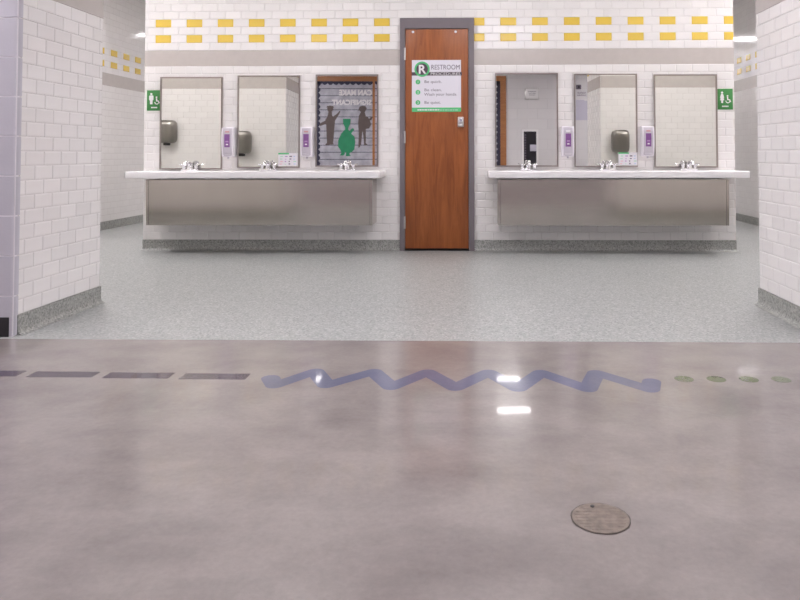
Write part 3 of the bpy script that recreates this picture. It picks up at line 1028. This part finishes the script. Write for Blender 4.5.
# ------------------------------------------------------------------ floor cleanout cover
cv = thing('cleanout_cover', (0.942, -4.790, 0.0), 'round worn metal cleanout cover set in the concrete floor', 'floor cover')
bm = bmesh.new()
seg = 40
for r0, r1, z in ((0.0715, 0.0755, 0.0008),):
    a = [bm.verts.new((r0 * math.cos(2 * PI * k / seg), r0 * math.sin(2 * PI * k / seg), z)) for k in range(seg)]
    b = [bm.verts.new(((r1 + 0.002 * math.sin(k * 2.3) * math.sin(k * 0.9)) * math.cos(2 * PI * k / seg), (r1 + 0.002 * math.sin(k * 2.3) * math.sin(k * 0.9)) * math.sin(2 * PI * k / seg), z)) for k in range(seg)]
    for k in range(seg):
        bm.faces.new((a[k], b[k], b[(k + 1) % seg], a[(k + 1) % seg]))
obj('gap_ring', bm, 'cover_rim', cv)
bm = bmesh.new()
lathe(bm, [(0.0715, 0.0), (0.0715, 0.0022), (0.069, 0.0032), (0.03, 0.0036), (0.002, 0.0036)], (0, 0, 0), 40)
pl = obj('plate', bm, 'cover_metal', cv, smooth=True)
for i in range(9):
    d = -0.056 + i * 0.014
    hl = math.sqrt(max(0, 0.064 ** 2 - d ** 2))
    bobj('tread_rib', (-hl, hl, d - 0.0022, d + 0.0022, 0.003, 0.0040), 'cover_metal', cv)
bm = bmesh.new()
lathe(bm, [(0.0055, 0.003), (0.0055, 0.0052), (0.003, 0.0054)], (-0.012, 0.052, 0), 14)
obj('screw', bm, 'dark', cv, smooth=True)

# ------------------------------------------------------------------ corridor wall behind the camera (seen in the mirrors)
bx0, bx1, bz0, bz1 = -2.245, 1.605, 0.58, 2.49
bb = thing('bulletin_board', ((bx0 + bx1) / 2, YC + 0.001, bz0), 'oak framed bulletin board of grey planks and cutouts, reflected beside the door', 'bulletin board')
bc = (bx0 + bx1) / 2
def B(x): return x - bc
def Zb(z): return z - bz0
fw = 0.10
bobj('frame_rail', (B(bx0), B(bx1), 0, 0.035, Zb(bz1 - fw), Zb(bz1)), 'oak', bb)
bobj('frame_rail', (B(bx0), B(bx1), 0, 0.035, 0, fw), 'oak', bb)
bobj('frame_stile', (B(bx1 - 0.115), B(bx1), 0, 0.035, fw, Zb(bz1 - fw)), 'oak', bb)
bobj('frame_stile', (B(bx0), B(bx0 + 0.04), 0, 0.035, fw, Zb(bz1 - fw)), 'oak', bb)
bobj('frame_stile', (B(-1.075), B(-1.03), 0, 0.030, fw, Zb(bz1 - fw)), 'oak', bb)
for s0, s1 in ((bx0 + 0.04, -1.075), (-1.03, bx1 - 0.115)):
    bobj('backing', (B(s0), B(s1), 0.0, 0.006, fw, Zb(bz1 - fw)), 'navy', bb)
    z = bz0 + fw
    k = 0
    while z < bz1 - fw - 0.01:
        h = min(0.142, bz1 - fw - z)
        bobj('plank', (B(s0), B(s1), 0.006, 0.009 + 0.001 * (k % 2), Zb(z + 0.006), Zb(z + h - 0.006)), 'plank_paper', bb)
        z += 0.142
        k += 1
    # scalloped border
    def scallop(horizontal, a, b, c, d):
        bm = bmesh.new()
        n = int((b - a) / 0.11)
        st = (b - a) / n
        pts = []
        for i in range(n):
            for t in range(6):
                u = a + st * (i + t / 6)
                pts.append((u, c + d * (0.55 + 0.45 * math.sin(PI * t / 6))))
        pts.append((b, c + d * 0.55)); pts += [(b, c), (a, c)]
        prism_y(bm, pts if horizontal else [(q, p) for p, q in pts], 0.0105, 0.0125)
        obj('scalloped_border', bm, 'navy', bb)
    scallop(True, B(s0), B(s1), Zb(bz1 - fw), -0.075)
    if s0 < -1.5:
        scallop(False, fw, Zb(bz1 - fw), B(s0), 0.085)
    else:
        scallop(False, fw, Zb(bz1 - fw), B(s1), -0.09)
text('lettering', 'CAN MAKE', 0.150, 'white_print', bb, (B(-1.09), 0.0125, Zb(2.11)), BACK, 0.66, bold=0.007)
text('lettering', 'SIGNIFICANT', 0.140, 'white_print', bb, (B(-1.10), 0.0125, Zb(1.918)), BACK, 0.79, bold=0.006)
def cutout(name, polys, mat, label):
    bm = bmesh.new()
    for i, p in enumerate(polys):
        prism_y(bm, [(B(x), Zb(z)) for x, z in p], 0.0125, 0.0140 + 0.0002 * i)
    o = obj(name, bm, mat, bb)
    o['label'] = label
# figures given in board space (x grows to the reader's left)
vx = -1.925
cutout('violinist_cutout', [
    disc_pts(vx, 1.835, 0.062, 18, 0.95, 1.1) ,
    [(vx - 0.075, 1.86), (vx - 0.06, 1.895), (vx + 0.06, 1.895), (vx + 0.075, 1.85), (vx, 1.87)],
    [(vx - 0.03, 1.79), (vx + 0.03, 1.79), (vx + 0.04, 1.70), (vx + 0.10, 1.64), (vx + 0.085, 1.44), (vx + 0.075, 1.30), (vx + 0.06, 1.13), (vx - 0.06, 1.13), (vx - 0.07, 1.30), (vx - 0.075, 1.46), (vx - 0.095, 1.62), (vx - 0.055, 1.68)],
    [(vx - 0.055, 1.68), (vx - 0.095, 1.60), (vx - 0.19, 1.55), (vx - 0.215, 1.51), (vx - 0.195, 1.49), (vx - 0.09, 1.53), (vx - 0.06, 1.56)],
    [(vx + 0.06, 1.68), (vx + 0.10, 1.60), (vx + 0.17, 1.71), (vx + 0.205, 1.79), (vx + 0.19, 1.80), (vx + 0.14, 1.74)],
    [(vx - 0.09, 1.13), (vx - 0.06, 1.15), (vx + 0.06, 1.15), (vx + 0.075, 1.12), (vx - 0.09, 1.11)],
], 'brown_paper', 'brown paper silhouette of a violin player')
sx = -1.275
cutout('saxophonist_cutout', [
    disc_pts(sx, 1.83, 0.068, 18), [(sx - 0.09, 1.80), (sx - 0.06, 1.885), (sx + 0.05, 1.895), (sx + 0.085, 1.84), (sx + 0.02, 1.80)],
    [(sx - 0.03, 1.78), (sx + 0.04, 1.78), (sx + 0.06, 1.70), (sx + 0.07, 1.52), (sx + 0.06, 1.38), (sx - 0.08, 1.38), (sx - 0.09, 1.55), (sx - 0.075, 1.70)],
    [(sx + 0.04, 1.69), (sx + 0.10, 1.68), (sx + 0.14, 1.62), (sx + 0.17, 1.52), (sx + 0.13, 1.44), (sx + 0.06, 1.43), (sx + 0.045, 1.56)],
    [(sx + 0.12, 1.62), (sx + 0.17, 1.60), (sx + 0.20, 1.66), (sx + 0.18, 1.68), (sx + 0.14, 1.65)],
    [(sx - 0.075, 1.40), (sx - 0.005, 1.40), (sx - 0.03, 1.12), (sx - 0.065, 1.06), (sx - 0.085, 1.06)],
    [(sx + 0.0, 1.40), (sx + 0.065, 1.40), (sx + 0.065, 1.15), (sx + 0.10, 1.11), (sx + 0.03, 1.10), (sx + 0.02, 1.25)],
], 'brown_paper', 'brown paper silhouette of a saxophone player')
gx = -1.60
cutout('cellist_cutout', [
    [(gx - 0.07, 1.635), (gx + 0.085, 1.635), (gx + 0.08, 1.54), (gx + 0.045, 1.47), (gx + 0.03, 1.40), (gx - 0.02, 1.40), (gx - 0.03, 1.47), (gx - 0.065, 1.54)],
    [(gx - 0.03, 1.42), (gx + 0.04, 1.42), (gx + 0.09, 1.34), (gx + 0.16, 1.28), (gx + 0.18, 1.18), (gx + 0.16, 1.02), (gx + 0.10, 0.96), (gx - 0.10, 0.98), (gx - 0.165, 1.08), (gx - 0.165, 1.20), (gx - 0.10, 1.34)],
    [(gx + 0.04, 1.34), (gx + 0.085, 1.42), (gx + 0.13, 1.45), (gx + 0.16, 1.42), (gx + 0.11, 1.36), (gx + 0.08, 1.30)],
    [(gx - 0.11, 1.00), (gx - 0.03, 1.00), (gx - 0.03, 0.93), (gx - 0.06, 0.90), (gx - 0.13, 0.90), (gx - 0.10, 0.94)],
    [(gx + 0.0, 1.0), (gx + 0.11, 1.0), (gx + 0.06, 0.93), (gx + 0.09, 0.89), (gx - 0.01, 0.885)],
], 'green_paper', 'green paper silhouette of a seated cello player')

fe = thing('wall_cabinet', (2.085, YC, 0.68), 'white framed wall cabinet with a dark window, reflected right of the door', 'cabinet')
w, h = 0.165, 0.735
bm = bmesh.new()
for a in ((-w, -w + 0.038, 0, h), (w - 0.038, w, 0, h), (-w + 0.038, w - 0.038, 0, 0.04), (-w + 0.038, w - 0.038, h - 0.04, h)):
    box(bm, a[0], a[1], 0.001, 0.03, a[2], a[3])
obj('frame', bm, 'frame_white', fe)
bobj('window', (-w + 0.038, w - 0.038, 0.001, 0.014, 0.04, h - 0.04), 'black_glass', fe)
for i in range(11):
    bobj('print_mark', (-w + 0.052, -w + 0.086, 0.014, 0.0155, 0.09 + i * 0.052, 0.118 + i * 0.052), 'ink', fe)
bobj('latch_plate', (0.0, w - 0.039, 0.0145, 0.022, 0.30, 0.43), 'lilac_paper', fe, bevel=0.003)
sg = thing('notice_sign', (2.130, YC + 0.001, 2.015), 'small white framed notice high on the wall, reflected right of the door', 'sign')
bobj('frame', (-0.145, 0.145, 0, 0.012, 0, 0.24), 'satin', sg, bevel=0.003)
bobj('sheet', (-0.125, 0.125, 0.012, 0.0135, 0.02, 0.22), 'frame_white', sg)
for i in range(3):
    bobj('print_line', (-0.085 + 0.012 * i, 0.085 - 0.012 * i, 0.0135, 0.0142, 0.16 - i * 0.035, 0.168 - i * 0.035), 'ink', sg)
pp = thing('lilac_notice', (3.22, YC + 0.001, 1.60), 'pale lilac sheet on the corridor wall, reflected at a mirror edge', 'notice')
bobj('sheet', (-0.21, 0.21, 0, 0.003, 0, 0.41), 'lilac_paper', pp)
bobj('tape', (-0.04, 0.04, 0.003, 0.0036, 0.39, 0.42), 'white_print', pp)
pq = thing('paper_notice', (3.14, YC + 0.001, 2.065), 'white sheet above the lilac one, reflected at a mirror edge', 'notice')
bobj('sheet', (-0.13, 0.13, 0, 0.003, 0, 0.135), 'card_white', pq)
for i in range(3):
    bobj('print_line', (-0.10, 0.07, 0.003, 0.0036, 0.03 + 0.03 * i, 0.04 + 0.03 * i), 'ink', pq)
sp = thing('wall_sensor', (3.065, YC + 0.001, 2.222), 'small dark wall sensor above the white sheet in the reflection', 'sensor')
bobj('housing', (-0.05, 0.05, 0, 0.04, 0, 0.09), 'ink', sp, bevel=0.012)
bm = bmesh.new()
prism_y(bm, disc_pts(0, 0.045, 0.022, 18), 0.04, 0.046)
obj('lens', bm, 'dark', sp)
